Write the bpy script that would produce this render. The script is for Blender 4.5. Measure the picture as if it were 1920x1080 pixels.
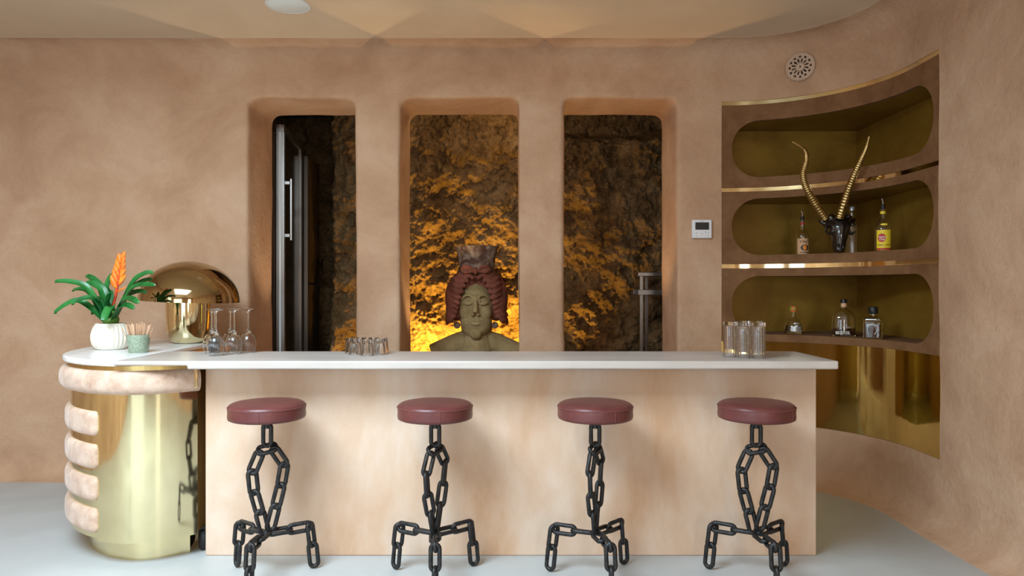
import bpy, bmesh, math, random
from mathutils import Vector, Matrix, noise
from mathutils.geometry import delaunay_2d_cdt
random.seed(7)
PI = math.pi
for o in list(bpy.data.objects): bpy.data.objects.remove(o)
sc = bpy.context.scene
COL = sc.collection

# ------------------------------------------------------------------ camera
F = 1350.0; CH = 1.40
cam = bpy.data.objects.new('camera', bpy.data.cameras.new('camera')); COL.objects.link(cam)
cam.data.sensor_width = 36; cam.data.lens = F/1920*36
cam.location = (0, 0, CH); cam.rotation_euler = (PI/2, 0, 0)
cam.data.clip_start = 0.05
sc.camera = cam
def P(px, py, Y): return Vector(((px-960)*Y/F, Y, CH-(py-540)*Y/F))

# ------------------------------------------------------------------ world, light, exposure
w = bpy.data.worlds.new('sky'); sc.world = w; w.use_nodes = True
w.node_tree.nodes['Background'].inputs[0].default_value = (0.72, 0.86, 1.0, 1)
w.node_tree.nodes['Background'].inputs[1].default_value = 1.0
sc.view_settings.view_transform = 'Standard'; sc.view_settings.look = 'None'
sc.view_settings.gamma = 1; sc.view_settings.use_curve_mapping = False
sc.view_settings.exposure = 0.22
def area(name, loc, target, sx, sy, power, col):
    l = bpy.data.lights.new(name, 'AREA'); l.shape = 'RECTANGLE'; l.size = sx; l.size_y = sy
    l.energy = power; l.color = col
    o = bpy.data.objects.new(name, l); COL.objects.link(o); o.location = loc
    o.rotation_euler = (Vector(target)-Vector(loc)).to_track_quat('-Z', 'Y').to_euler()
    return o
# daylight standing in the room's openings (roof window, left wall window, terrace doors and window behind the camera)
area('daylight_left_window', (-4.25, -1.5, 1.95), (0, -1.5, 1.85), 2.5, 1.75, 30, (0.72, 0.88, 1.0))
area('daylight_roof_window', (-1.75, 1.3, 3.26), (-1.75, 1.3, 0), 1.9, 1.8, 285, (0.68, 0.86, 1.0))
area('daylight_terrace_doors', (-2.3, -3.25, 1.35), (-2.3, 0, 1.35), 2.4, 2.5, 60, (0.78, 0.90, 1.0))
area('daylight_rear_window', (1.35, -3.25, 1.5), (1.35, 0, 1.5), 0.9, 2.2, 40, (1.0, 0.95, 0.86))
def point(name, loc, power, col, r=0.04):
    l = bpy.data.lights.new(name, 'POINT'); l.energy = power; l.color = col; l.shadow_soft_size = r
    o = bpy.data.objects.new(name, l); COL.objects.link(o); o.location = loc; return o
def spot(name, loc, target, power, col, cone=100):
    l = bpy.data.lights.new(name, 'SPOT'); l.energy = power; l.color = col; l.shadow_soft_size = 0.03; l.spot_size = math.radians(cone); l.spot_blend = 0.5
    o = bpy.data.objects.new(name, l); COL.objects.link(o); o.location = loc
    o.rotation_euler = (Vector(target)-Vector(loc)).to_track_quat('-Z', 'Y').to_euler(); return o
AMB = (1.0, 0.58, 0.085)
spot('uplight_behind_bust_left', (-0.80, 6.66, 0.72), (-0.66, 7.1, 1.05), 85, AMB, 110)
spot('uplight_behind_bust_right', (0.13, 6.66, 0.74), (-0.12, 7.1, 1.05), 85, AMB, 105)
spot('uplight_cave_right', (0.55, 6.62, 0.40), (0.80, 7.0, 1.7), 40, AMB, 50)
spot('uplight_cave_left', (-1.25, 6.55, 0.40), (-1.55, 7.1, 1.4), 28, AMB, 70)
for nx_, pw_, c_ in ((-1.55, 9, (1.0, 0.80, 0.55)), (-0.55, 9, (1.0, 0.66, 0.30)), (0.80, 9, (1.0, 0.62, 0.26))):
    spot('lintel_fill', (nx_, 5.80, 0.60), (nx_, 5.62, 2.8), pw_*5, c_, 62)  # added spots without fixtures, only to brighten the lintel undersides
point('cave_fill', (-0.2, 6.3, 3.1), 9, (1.0, 0.70, 0.36), 0.1)  # added fill light inside the chamber, without any fixture

# ------------------------------------------------------------------ materials
def nd(nt, t, **kw):
    n = nt.nodes.new(t)
    for k, v in kw.items():
        if hasattr(n, k): setattr(n, k, v)
    return n
def mat(name, c1, c2=None, scale=4, rough=0.6, metal=0, bump=0.0, bscale=None, detail=6, trans=0, ior=1.45,
        coat=0, stretch=(1, 1, 1), sheen=0, lo=0.35, hi=0.65, r2=None, spec=None, c3=None, fine=0.0):
    m = bpy.data.materials.new(name); m.use_nodes = True; nt = m.node_tree
    b = nt.nodes['Principled BSDF']; I = b.inputs
    I['Base Color'].default_value = (*c1, 1); I['Roughness'].default_value = rough; I['Metallic'].default_value = metal
    I['Transmission Weight'].default_value = trans; I['IOR'].default_value = ior
    I['Coat Weight'].default_value = coat; I['Coat Roughness'].default_value = 0.08
    I['Sheen Weight'].default_value = sheen
    if spec is not None: I['Specular IOR Level'].default_value = spec
    L = nt.links.new
    tc = nd(nt, 'ShaderNodeTexCoord'); mp = nd(nt, 'ShaderNodeMapping'); mp.inputs['Scale'].default_value = stretch
    L(tc.outputs['Object'], mp.inputs['Vector'])
    if c2 is not None:
        n = nd(nt, 'ShaderNodeTexNoise'); n.inputs['Scale'].default_value = scale; n.inputs['Detail'].default_value = detail
        n.inputs['Roughness'].default_value = 0.62; n.inputs['Distortion'].default_value = 0.35
        L(mp.outputs[0], n.inputs['Vector'])
        r = nd(nt, 'ShaderNodeValToRGB'); e = r.color_ramp.elements
        e[0].position = lo; e[0].color = (*c1, 1); e[1].position = hi; e[1].color = (*c2, 1)
        if c3 is not None:
            x = e.new((lo+hi)/2); x.color = (*c3, 1)
        L(n.outputs['Fac'], r.inputs['Fac']); L(r.outputs['Color'], I['Base Color'])
        if r2 is not None:
            mr = nd(nt, 'ShaderNodeMapRange'); mr.inputs['To Min'].default_value = rough; mr.inputs['To Max'].default_value = r2
            mr.inputs['From Min'].default_value = lo; mr.inputs['From Max'].default_value = hi
            L(n.outputs['Fac'], mr.inputs['Value']); L(mr.outputs[0], I['Roughness'])
    if bump:
        n2 = nd(nt, 'ShaderNodeTexNoise'); n2.inputs['Scale'].default_value = bscale or scale*6; n2.inputs['Detail'].default_value = 8
        n2.inputs['Roughness'].default_value = 0.6
        L(mp.outputs[0], n2.inputs['Vector'])
        bp = nd(nt, 'ShaderNodeBump'); bp.inputs['Strength'].default_value = 1.0; bp.inputs['Distance'].default_value = bump
        L(n2.outputs['Fac'], bp.inputs['Height']); L(bp.outputs[0], I['Normal'])
        if fine:                                                       # fine trowel grain on top of the broad relief
            n3 = nd(nt, 'ShaderNodeTexNoise'); n3.inputs['Scale'].default_value = 26; n3.inputs['Detail'].default_value = 10; n3.inputs['Roughness'].default_value = 0.72
            n3.inputs['Distortion'].default_value = 1.2
            L(mp.outputs[0], n3.inputs['Vector'])
            b2 = nd(nt, 'ShaderNodeBump'); b2.inputs['Strength'].default_value = 1.0; b2.inputs['Distance'].default_value = fine
            L(n3.outputs['Fac'], b2.inputs['Height']); L(bp.outputs[0], b2.inputs['Normal']); L(b2.outputs[0], I['Normal'])
    return m
M = {}
M['plaster'] = mat('plaster', (0.42, 0.245, 0.145), (0.63, 0.435, 0.295), 1.6, 0.85, bump=0.016, bscale=4.5, fine=0.006, lo=0.28, hi=0.72, c3=(0.54, 0.34, 0.215), detail=12, spec=0.2)
M['ceil'] = mat('ceiling_plaster', (0.62, 0.49, 0.35), (0.70, 0.56, 0.41), 1.0, 0.5, bump=0.002, bscale=5, spec=0.35)
M['panel'] = mat('bar_plaster', (0.55, 0.335, 0.20), (0.69, 0.55, 0.44), 2.2, 0.7, fine=0.0012, bump=0.002, bscale=9, stretch=(1.3, 1, 0.6), lo=0.3, hi=0.7, c3=(0.63, 0.445, 0.315), detail=10, spec=0.3)
M['floor'] = mat('floor_cement', (0.40, 0.41, 0.40), (0.50, 0.51, 0.50), 0.9, 0.42, bump=0.001, bscale=6, r2=0.55)
M['slab'] = mat('slab_stone', (0.44, 0.385, 0.34), (0.54, 0.485, 0.44), 3, 0.33, bump=0.0004, bscale=30, stretch=(0.5, 1, 1))
M['marble'] = mat('white_marble', (0.66, 0.66, 0.64), (0.84, 0.84, 0.82), 5, 0.22, detail=10, stretch=(1, 0.4, 1), lo=0.38, hi=0.55)
M['brass'] = mat('polished_brass', (0.80, 0.69, 0.40), (0.83, 0.72, 0.44), 3, 0.06, 1, bump=0.0005, bscale=2.2, r2=0.09, detail=2)
M['brassm'] = mat('mirror_brass', (0.75, 0.66, 0.26), (0.78, 0.69, 0.28), 3, 0.05, 1, bump=0.0010, bscale=2.0, detail=1, r2=0.08)
M['brassd'] = mat('brushed_brass', (0.50, 0.36, 0.14), (0.62, 0.47, 0.20), 30, 0.35, 1, stretch=(1, 1, 0.1))
M['gold'] = mat('aged_gold', (0.36, 0.24, 0.09), (0.62, 0.45, 0.19), 20, 0.33, 1)
M['bronze'] = mat('darkened_lamp_bronze', (0.42, 0.32, 0.17), (0.46, 0.35, 0.19), 3, 0.07, 1)  # darker than the lamp base, the dim ceiling's reflection put into the colour
M['lampbase'] = mat('lamp_base_gold', (0.76, 0.64, 0.38), (0.79, 0.67, 0.41), 3, 0.09, 1)
M['suede'] = mat('pale_suede', (0.44, 0.27, 0.18), (0.66, 0.49, 0.38), 12, 0.8, bump=0.001, bscale=60, sheen=0.25, lo=0.3, hi=0.65)
M['brown'] = mat('brown_suede', (0.150, 0.066, 0.023), (0.215, 0.105, 0.043), 8, 0.85, bump=0.0006, bscale=80)
M['olive'] = mat('tinted_brass_panel', (0.20, 0.100, 0.011), (0.31, 0.18, 0.024), 2.5, 0.42, 0.4, stretch=(1, 1, 1))
M['leather'] = mat('oxblood_leather', (0.105, 0.026, 0.024), (0.135, 0.036, 0.032), 6, 0.36, bump=0.0006, bscale=40, spec=0.5)
M['thread'] = mat('seam_thread', (0.16, 0.05, 0.045), rough=0.6)
M['iron'] = mat('black_iron', (0.006, 0.006, 0.007), (0.026, 0.023, 0.020), 30, 0.42, bump=0.002, bscale=90, lo=0.4, hi=0.75)
M['black'] = mat('black_gloss', (0.008, 0.006, 0.005), rough=0.16, coat=0.6)
M['blackp'] = mat('black_plastic', (0.012, 0.012, 0.012), rough=0.4)
M['rubber'] = mat('black_rubber', (0.015, 0.015, 0.016), rough=0.6)
M['dark'] = mat('unlit_black', (0.02, 0.014, 0.01), rough=0.9)  # near-black colour stands in for unlit depth
M['glass'] = mat('clear_glass', (1, 1, 1), rough=0.0, trans=1, ior=1.45)
M['thinglass'] = mat('crystal_glass', (0.98, 0.99, 1), rough=0.0, trans=1, ior=1.35)
M['steel'] = mat('stainless_steel', (0.24, 0.22, 0.20), (0.30, 0.28, 0.26), 20, 0.34, 1, stretch=(1, 1, 0.05))
M['darkglass'] = mat('dark_door_glass', (0.03, 0.022, 0.014), rough=0.12, spec=0.6)
M['darkpanel'] = mat('dark_appliance', (0.045, 0.028, 0.016), rough=0.4)
M['rock'] = mat('tuff_rock', (0.12, 0.068, 0.03), (0.40, 0.26, 0.13), 5, 0.95, bump=0.04, bscale=22, lo=0.3, hi=0.7, c3=(0.24, 0.145, 0.065), spec=0.1)
M['stone'] = mat('statue_stone', (0.25, 0.175, 0.070), (0.43, 0.32, 0.15), 7, 0.85, bump=0.003, bscale=40)
M['hair'] = mat('red_terracotta', (0.16, 0.045, 0.024), (0.27, 0.085, 0.05), 9, 0.8, bump=0.003, bscale=40)
M['crown'] = mat('crown_stone', (0.10, 0.045, 0.028), (0.40, 0.29, 0.20), 9, 0.85, bump=0.003, bscale=40, lo=0.42, hi=0.6)
M['ceramic'] = mat('cream_ceramic', (0.80, 0.74, 0.60), (0.86, 0.81, 0.69), 6, 0.4)
M['cup'] = mat('green_speckled', (0.22, 0.28, 0.20), (0.34, 0.40, 0.29), 90, 0.6, lo=0.4, hi=0.6)
M['wood'] = mat('birch_stick', (0.58, 0.33, 0.19), (0.72, 0.46, 0.29), 30, 0.6, stretch=(1, 1, 0.1))
M['soil'] = mat('potting_soil', (0.03, 0.02, 0.012), (0.06, 0.04, 0.025), 60, 0.95, bump=0.004)
M['leaf'] = mat('bromeliad_leaf', (0.008, 0.09, 0.018), (0.03, 0.21, 0.04), 9, 0.3, stretch=(1, 1, 0.5))
M['leafc'] = mat('leaf_sheath', (0.07, 0.17, 0.02), (0.14, 0.26, 0.04), 9, 0.4)
M['orange'] = mat('orange_bract', (0.85, 0.13, 0.008), (0.92, 0.33, 0.02), 25, 0.4, lo=0.35, hi=0.7)
M['redstem'] = mat('red_stem', (0.62, 0.03, 0.015), (0.75, 0.10, 0.02), 20, 0.4)
M['white'] = mat('white_plastic', (0.72, 0.72, 0.73), rough=0.35)
M['speaker'] = mat('speaker_grille', (0.70, 0.77, 0.78), (0.78, 0.84, 0.85), 300, 0.6)
M['screen'] = mat('thermostat_screen', (0.03, 0.032, 0.03), rough=0.12)
M['ink'] = mat('grey_ink', (0.30, 0.30, 0.32), rough=0.5)
M['terracotta'] = mat('pale_terracotta', (0.50, 0.36, 0.26), (0.58, 0.42, 0.31), 12, 0.8)
M['lab_tan'] = mat('tan_label', (0.62, 0.36, 0.19), (0.70, 0.43, 0.24), 8, 0.6)
M['lab_yel'] = mat('yellow_label', (0.85, 0.62, 0.03), rough=0.5)
M['lab_red'] = mat('red_label', (0.48, 0.02, 0.02), rough=0.5)
M['lab_white'] = mat('white_label', (0.78, 0.74, 0.66), rough=0.5)
M['lab_org'] = mat('orange_label', (0.75, 0.25, 0.04), rough=0.5)
M['lab_black'] = mat('black_print', (0.015, 0.012, 0.01), rough=0.5)
M['silverp'] = mat('silver_print', (0.55, 0.57, 0.58), rough=0.3, metal=0.6)
M['whisky'] = mat('whiskey', (0.05, 0.012, 0.004), rough=0.05, spec=0.5)
M['amberl'] = mat('amber_liquid', (0.85, 0.50, 0.04), rough=0.05)
M['lime'] = mat('lime_stopper', (0.08, 0.42, 0.03), (0.62, 0.17, 0.05), 28, 0.35, lo=0.48, hi=0.52)
M['water'] = mat('clear_spirit', (0.90, 0.96, 0.98), rough=0.0, trans=1, ior=1.33)

# ------------------------------------------------------------------ helpers
def empty(name, loc=(0, 0, 0), rz=0):
    o = bpy.data.objects.new(name, None); COL.objects.link(o); o.location = loc; o.rotation_euler = (0, 0, rz)
    o.empty_display_size = 0.05
    return o
def tag(o, label=None, cat=None, group=None, kind=None):
    if label: o['label'] = label
    if cat: o['category'] = cat
    if group: o['group'] = group
    if kind: o['kind'] = kind
    return o
def mesh(name, vs, fs, smooth=True, ang=40):
    me = bpy.data.meshes.new(name); me.from_pydata([tuple(v) for v in vs], [], fs); me.validate(); fix(me, smooth, ang); return me
def fix(me, smooth=True, ang=40, recalc=True):
    bm = bmesh.new(); bm.from_mesh(me)
    bmesh.ops.remove_doubles(bm, verts=bm.verts, dist=1e-6)
    if recalc: bmesh.ops.recalc_face_normals(bm, faces=bm.faces)
    for f in bm.faces: f.smooth = smooth
    if smooth:
        a = math.radians(ang)
        for e in bm.edges:
            if len(e.link_faces) == 2 and e.calc_face_angle(0) > a: e.smooth = False
    bm.to_mesh(me); bm.free()
def obj(name, me, m, parent=None, loc=None, rot=None):
    o = bpy.data.objects.new(name, me); COL.objects.link(o)
    if m is not None:
        if not me.materials: me.materials.append(M[m] if isinstance(m, str) else m)
    if parent is not None: o.parent = parent
    if loc is not None: o.location = loc
    if rot is not None: o.rotation_euler = rot
    return o
class MB:
    def __init__(s): s.v = []; s.f = []
    def add(s, vs, fs):
        k = len(s.v); s.v += [Vector(v) for v in vs]; s.f += [tuple(i+k for i in f) for f in fs]; return s
    def box(s, x0, x1, y0, y1, z0, z1):
        return s.add([(x, y, z) for z in (z0, z1) for y in (y0, y1) for x in (x0, x1)],
                     [(0, 2, 3, 1), (4, 5, 7, 6), (0, 1, 5, 4), (2, 6, 7, 3), (0, 4, 6, 2), (1, 3, 7, 5)])
    def lathe(s, prof, n=32, rib=None, center=(0, 0)):
        k = len(prof); vs = []; fs = []
        for i in range(n):
            a = 2*PI*i/n
            for r, z in prof:
                rr = r*(rib(a, z) if rib else 1)
                vs.append((center[0]+rr*math.cos(a), center[1]+rr*math.sin(a), z))
        for i in range(n):
            j = (i+1) % n
            for q in range(k-1): fs.append((i*k+q, j*k+q, j*k+q+1, i*k+q+1))
        s.add(vs, fs)
        return s
    def tube(s, pts, r, n=8, closed=False, caps=True, sq=1.0):
        pts = [Vector(p) for p in pts]; m = len(pts); rs = r if isinstance(r, (list, tuple)) else [r]*m
        vs = []; fs = []; up = None
        for i, p in enumerate(pts):
            a = pts[i-1] if (i > 0 or closed) else p; b = pts[(i+1) % m] if (i < m-1 or closed) else p
            t = (b-a).normalized()
            if up is None:
                up = t.orthogonal().normalized()
            up = (up-t*up.dot(t)).normalized(); sd = t.cross(up)
            for j in range(n):
                q = 2*PI*j/n; vs.append(p+(up*math.cos(q)+sd*math.sin(q)*sq)*rs[i])
        for i in range(m if closed else m-1):
            i2 = (i+1) % m
            for j in range(n): fs.append((i*n+j, i*n+(j+1) % n, i2*n+(j+1) % n, i2*n+j))
        if caps and not closed: fs += [tuple(range(n))[::-1], tuple((m-1)*n+j for j in range(n))]
        return s.add(vs, fs)
    def prism(s, poly, z0, z1):
        n = len(poly); vs = [(p[0], p[1], z0) for p in poly]+[(p[0], p[1], z1) for p in poly]
        return s.add(vs, [tuple(range(n))[::-1], tuple(range(n, 2*n))]+[(i, (i+1) % n, n+(i+1) % n, n+i) for i in range(n)])
    def me(s, name, smooth=True, ang=40): return mesh(name, s.v, s.f, smooth, ang)
    def build(s, name, m, parent=None, loc=None, rot=None, smooth=True, ang=40, bevel=0, seg=2):
        o = obj(name, s.me(name, smooth, ang), m, parent, loc, rot)
        if bevel:
            b = o.modifiers.new('bevel', 'BEVEL'); b.width = bevel; b.segments = seg; b.limit_method = 'ANGLE'; b.angle_limit = 0.6
        return o
def copy_tree(o, parent=None):
    c = o.copy(); COL.objects.link(c); c.parent = parent
    for ch in o.children: copy_tree(ch, c)
    return c
def catmull(pts, n=8):
    pts = [Vector(p) for p in pts]; out = []
    for i in range(len(pts)-1):
        p0 = pts[max(i-1, 0)]; p1 = pts[i]; p2 = pts[i+1]; p3 = pts[min(i+2, len(pts)-1)]
        for k in range(n):
            t = k/n
            out.append(0.5*((2*p1)+(p2-p0)*t+(2*p0-5*p1+4*p2-p3)*t*t+(3*p1-p0-3*p2+p3)*t**3))
    out.append(pts[-1]); return out
class Path:                                           # plan curve; right-hand normal = outward offset
    def __init__(s, pts):
        s.p = [Vector((p[0], p[1])) for p in pts]; s.s = [0]
        for a, b in zip(s.p, s.p[1:]): s.s.append(s.s[-1]+(b-a).length)
        s.L = s.s[-1]; s.n = []
        for i in range(len(s.p)):
            t = (s.p[min(i+1, len(s.p)-1)]-s.p[max(i-1, 0)]).normalized(); s.n.append(Vector((t.y, -t.x)))
    def at(s, u, off=0.0):
        u = min(max(u, 0), s.L); i = 0
        import bisect
        i = min(max(bisect.bisect_right(s.s, u)-1, 0), len(s.p)-2)
        t = (u-s.s[i])/(s.s[i+1]-s.s[i]); p = s.p[i].lerp(s.p[i+1], t); n = s.n[i].lerp(s.n[i+1], t).normalized()
        return p+n*off
    def nrm(s, u):
        return (s.at(u, 1)-s.at(u, 0)).normalized()
    def near(s, f):                                    # arc length of the sample that minimises f
        i = min(range(len(s.p)), key=lambda k: f(s.p[k])); return s.s[i]
def sweep(path, s0, s1, prof, n=60, caps=True):        # closed profile of (offset, z) swept along the path
    mb = MB(); k = len(prof); vs = []; fs = []
    for i in range(n+1):
        u = s0+(s1-s0)*i/n
        for off, z in prof:
            q = path.at(u, off); vs.append((q.x, q.y, z))
    for i in range(n):
        for j in range(k): fs.append((i*k+j, i*k+(j+1) % k, (i+1)*k+(j+1) % k, (i+1)*k+j))
    if caps: fs += [tuple(range(k)), tuple(n*k+j for j in range(k))[::-1]]
    return mb.add(vs, fs)
def text_mesh(body, size, bold=0.0):
    c = bpy.data.curves.new('txt', 'FONT'); c.body = body; c.size = size; c.align_x = 'CENTER'; c.align_y = 'CENTER'; c.offset = bold
    c.resolution_u = 2
    t = bpy.data.objects.new('txt', c); COL.objects.link(t)
    dg = bpy.context.evaluated_depsgraph_get(); me = bpy.data.meshes.new_from_object(t.evaluated_get(dg))
    bpy.data.objects.remove(t); bpy.data.curves.remove(c)
    me.materials.clear()
    return me
def lettering(body, size, m, parent, place, bold=0.0, name='lettering'):
    me = text_mesh(body, size, bold)
    for v in me.vertices: v.co = place(v.co.x, v.co.y)
    return obj(name, me, m, parent)
def evalmesh(o):
    dg = bpy.context.evaluated_depsgraph_get(); dg.update()
    me = bpy.data.meshes.new_from_object(o.evaluated_get(dg)); return me

# ------------------------------------------------------------------ the shell
WY = 5.30; WB = 5.87; RX = 2.45; AC = (1.55, 4.40); AR = 0.90; CZ = 3.186; LX = -4.30; FY = -3.3
SILL = 0.45; NTOP = 2.80
NICHE = [(-1.943, -1.158), (-0.8245, 0.051), (0.385, 1.213)]
arc = [(AC[0]+AR*math.cos(a), AC[1]+AR*math.sin(a)) for a in [PI/2-PI/2*i/24 for i in range(25)]]
wallpath = Path([(LX-0.1, WY)]+[(LX+(AC[0]-LX)*i/40, WY) for i in range(40)]+arc+[(RX, 4.4-0.1*i) for i in range(1, 18)])
def build_shell():
    mb = MB(); B0 = -0.12; T0 = CZ+0.16
    xs = [LX-0.2]+[v for n in NICHE for v in n]+[AC[0]+0.02]
    for i in range(0, len(xs), 2): mb.box(xs[i], xs[i+1], WY, WB, B0, T0)
    for a, b in NICHE:
        mb.box(a-0.05, b+0.05, WY, WB, NTOP, T0); mb.box(a-0.05, b+0.05, WY, WB, B0, SILL)
    mb.prism([(AC[0], WB)]+[p for p in arc]+[(RX, 2.75), (3.02, 2.75), (3.02, WB)], B0, T0)
    mb.box(LX-0.2, 3.02, 2.75, WB, CZ, T0)                            # near strip of the ceiling
    r = 0.15                                                           # cove at the foot and at the head of the wall
    foot = [(-0.05, B0), (r, B0), (r, 0.0)]+[(r-r*math.sin(a), r-r*math.cos(a)) for a in [PI/2*i/8 for i in range(1, 9)]]+[(-0.05, r)]
    q = 0.17
    head = [(-0.05, CZ+0.05), (-0.05, CZ-q)]+[(q-q*math.cos(a), CZ-q+q*math.sin(a)) for a in [PI/2*i/8 for i in range(0, 9)]]+[(q, CZ+0.05)]
    for prof in (foot, head):
        s = sweep(wallpath, 0.0, wallpath.L, prof, 120); mb.add(s.v, s.f)
    o = mb.build('shell', 'plaster', smooth=False)
    md = o.modifiers.new('r', 'REMESH'); md.mode = 'VOXEL'; md.voxel_size = 0.026
    md = o.modifiers.new('s', 'SMOOTH'); md.factor = 0.5; md.iterations = 7
    me = evalmesh(o); bpy.data.objects.remove(o)
    bm = bmesh.new(); bm.from_mesh(me)
    bm.normal_update()
    for v in bm.verts:                                                 # hand-trowelled unevenness
        p = v.co; a = noise.noise(p*1.3)*0.010+noise.noise(p*4.1+Vector((9, 2, 5)))*0.0045+noise.noise(p*10)*0.0016
        if p.z > CZ-0.06 and p.y < WY-0.15: a *= 0.25
        v.co = p+v.normal*a
    kill = [f for f in bm.faces if (lambda c: c.z < -0.02 or c.z > CZ+0.1 or c.y < 2.85 or c.x < LX-0.1 or c.x > 2.95)(f.calc_center_median())]
    # closed solid is needed for the boolean, so outer faces go afterwards
    bm.to_mesh(me); bm.free()
    o = obj('shell', me, None)
    cut = MB().prism([tuple(CAB.at(u, 0.06)) for u in [CAB.L*i/40 for i in range(41)]]+[(2.74, CAB.p[-1].y), (2.74, 5.70), (CAB.p[0].x, 5.70)], 0.415, 2.772).build('cut', 'brown', smooth=False)
    b = o.modifiers.new('b', 'BOOLEAN'); b.operation = 'DIFFERENCE'; b.object = cut; b.solver = 'EXACT'
    me = evalmesh(o); bpy.data.objects.remove(o); bpy.data.objects.remove(cut)
    me.materials.clear()
    isc = lambda c: c.z > CZ-0.03 and c.y < WY-0.16 and c.x < RX-0.16 and not (c.x > AC[0] and c.y > AC[1] and math.hypot(c.x-AC[0], c.y-AC[1]) > AR-0.16)
    bm = bmesh.new(); bm.from_mesh(me); K = 0.16                       # straighten the line where cove meets ceiling
    for v in bm.verts:
        if v.co.z < CZ-0.1 or v.co.z > CZ+0.1 or v.co.y < 2.85: continue
        k = [isc(f.calc_center_median()) for f in v.link_faces]
        if any(k) and not all(k):
            p = v.co
            if p.x < AC[0]: p.y = WY-K
            elif p.y < AC[1]: p.x = RX-K
            else:
                d = Vector((p.x-AC[0], p.y-AC[1])).normalized()*(AR-K); p.x = AC[0]+d.x; p.y = AC[1]+d.y
    keepc = set(f.index for f in bm.faces if isc(f.calc_center_median()))
    bm.to_mesh(me); bm.free()
    def split(name, keep, m, parent=None):
        k = me.copy(); k.name = name
        bm = bmesh.new(); bm.from_mesh(k)
        dead = []
        for f in bm.faces:
            c = f.calc_center_median()
            if c.z < -0.03 or c.z > CZ+0.1 or c.y < 2.80 or c.x > 2.97 or c.x < LX-0.12 or not keep(c): dead.append(f)
        bmesh.ops.delete(bm, geom=dead, context='FACES')
        for f in bm.faces: f.smooth = True
        for e in bm.edges:
            if len(e.link_faces) == 2 and e.calc_face_angle(0) > 0.9: e.smooth = False
        bm.to_mesh(k); bm.free()
        return tag(obj(name, k, m), kind='structure')
    split('wall_back', lambda c: not isc(c) and c.x < 1.40, 'plaster')
    split('wall_right', lambda c: not isc(c) and c.x >= 1.40, 'plaster')
    split('ceiling', isc, 'ceil')
CAB = Path([(1.543, WY)]+arc+[(RX, 4.4-0.0225*i) for i in range(1, 13)])
build_shell()
st = lambda o: tag(o, kind='structure')
st(MB().box(LX-0.2, 3.0, FY-0.2, 8.4, -0.15, 0.0).build('floor', 'floor', smooth=False))
SK = (-2.75, -0.75, 0.35, 2.25)                                        # roof window left of the camera
st(MB().box(LX-0.2, SK[0], FY-0.2, 2.86, CZ, CZ+0.15).box(SK[1], 3.0, FY-0.2, 2.86, CZ, CZ+0.15).box(SK[0], SK[1], FY-0.2, SK[2], CZ, CZ+0.15).box(SK[0], SK[1], SK[3], 2.86, CZ, CZ+0.15).build('ceiling', 'ceil', smooth=False))
st(MB().box(RX, RX+0.5, FY-0.2, 2.86, 0, CZ).build('wall_right', 'plaster', smooth=False))
# left wall with a tall window, wall behind the camera with terrace doors and a window
lw = MB(); lw.box(LX-0.2, LX, FY-0.2, -2.8, 0, CZ).box(LX-0.2, LX, -0.2, WY+0.1, 0, CZ).box(LX-0.2, LX, -2.8, -0.2, 0, 1.05).box(LX-0.2, LX, -2.8, -0.2, 2.85, CZ)
st(lw.build('wall_left', 'plaster', smooth=False))
fw = MB(); fw.box(LX-0.2, -3.55, FY-0.2, FY, 0, CZ).box(-1.05, 0.85, FY-0.2, FY, 0, CZ).box(1.85, RX+0.5, FY-0.2, FY, 0, CZ)
fw.box(-3.55, -1.05, FY-0.2, FY, 2.65, CZ).box(0.85, 1.85, FY-0.2, FY, 2.65, CZ).box(0.85, 1.85, FY-0.2, FY, 0, 0.35)
st(fw.build('wall_front', 'plaster', smooth=False))
def frame(name, along, a0, a1, z0, z1, pos, nv, nh):
    mb = MB(); t = 0.035
    def bar(u0, u1, w0, w1):
        if along == 'x': mb.box(u0, u1, pos-t, pos+t, w0, w1)
        else: mb.box(pos-t, pos+t, u0, u1, w0, w1)
    bar(a0, a1, z0, z0+0.06); bar(a0, a1, z1-0.06, z1)
    for i in range(nv+1):
        u = a0+(a1-a0-0.06)*i/nv; bar(u, u+0.06, z0, z1)
    for j in range(1, nh):
        z = z0+(z1-z0)*j/nh; bar(a0, a1, z-0.02, z+0.02)
    return st(mb.build(name, 'blackp', smooth=False))
frame('window_1', 'y', -2.8, -0.2, 1.05, 2.85, LX-0.06, 3, 1)
frame('door_1', 'x', -3.55, -1.05, 0.0, 2.65, FY-0.06, 3, 1)
frame('window_2', 'x', 0.85, 1.85, 0.35, 2.65, FY-0.06, 1, 2)
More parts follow.
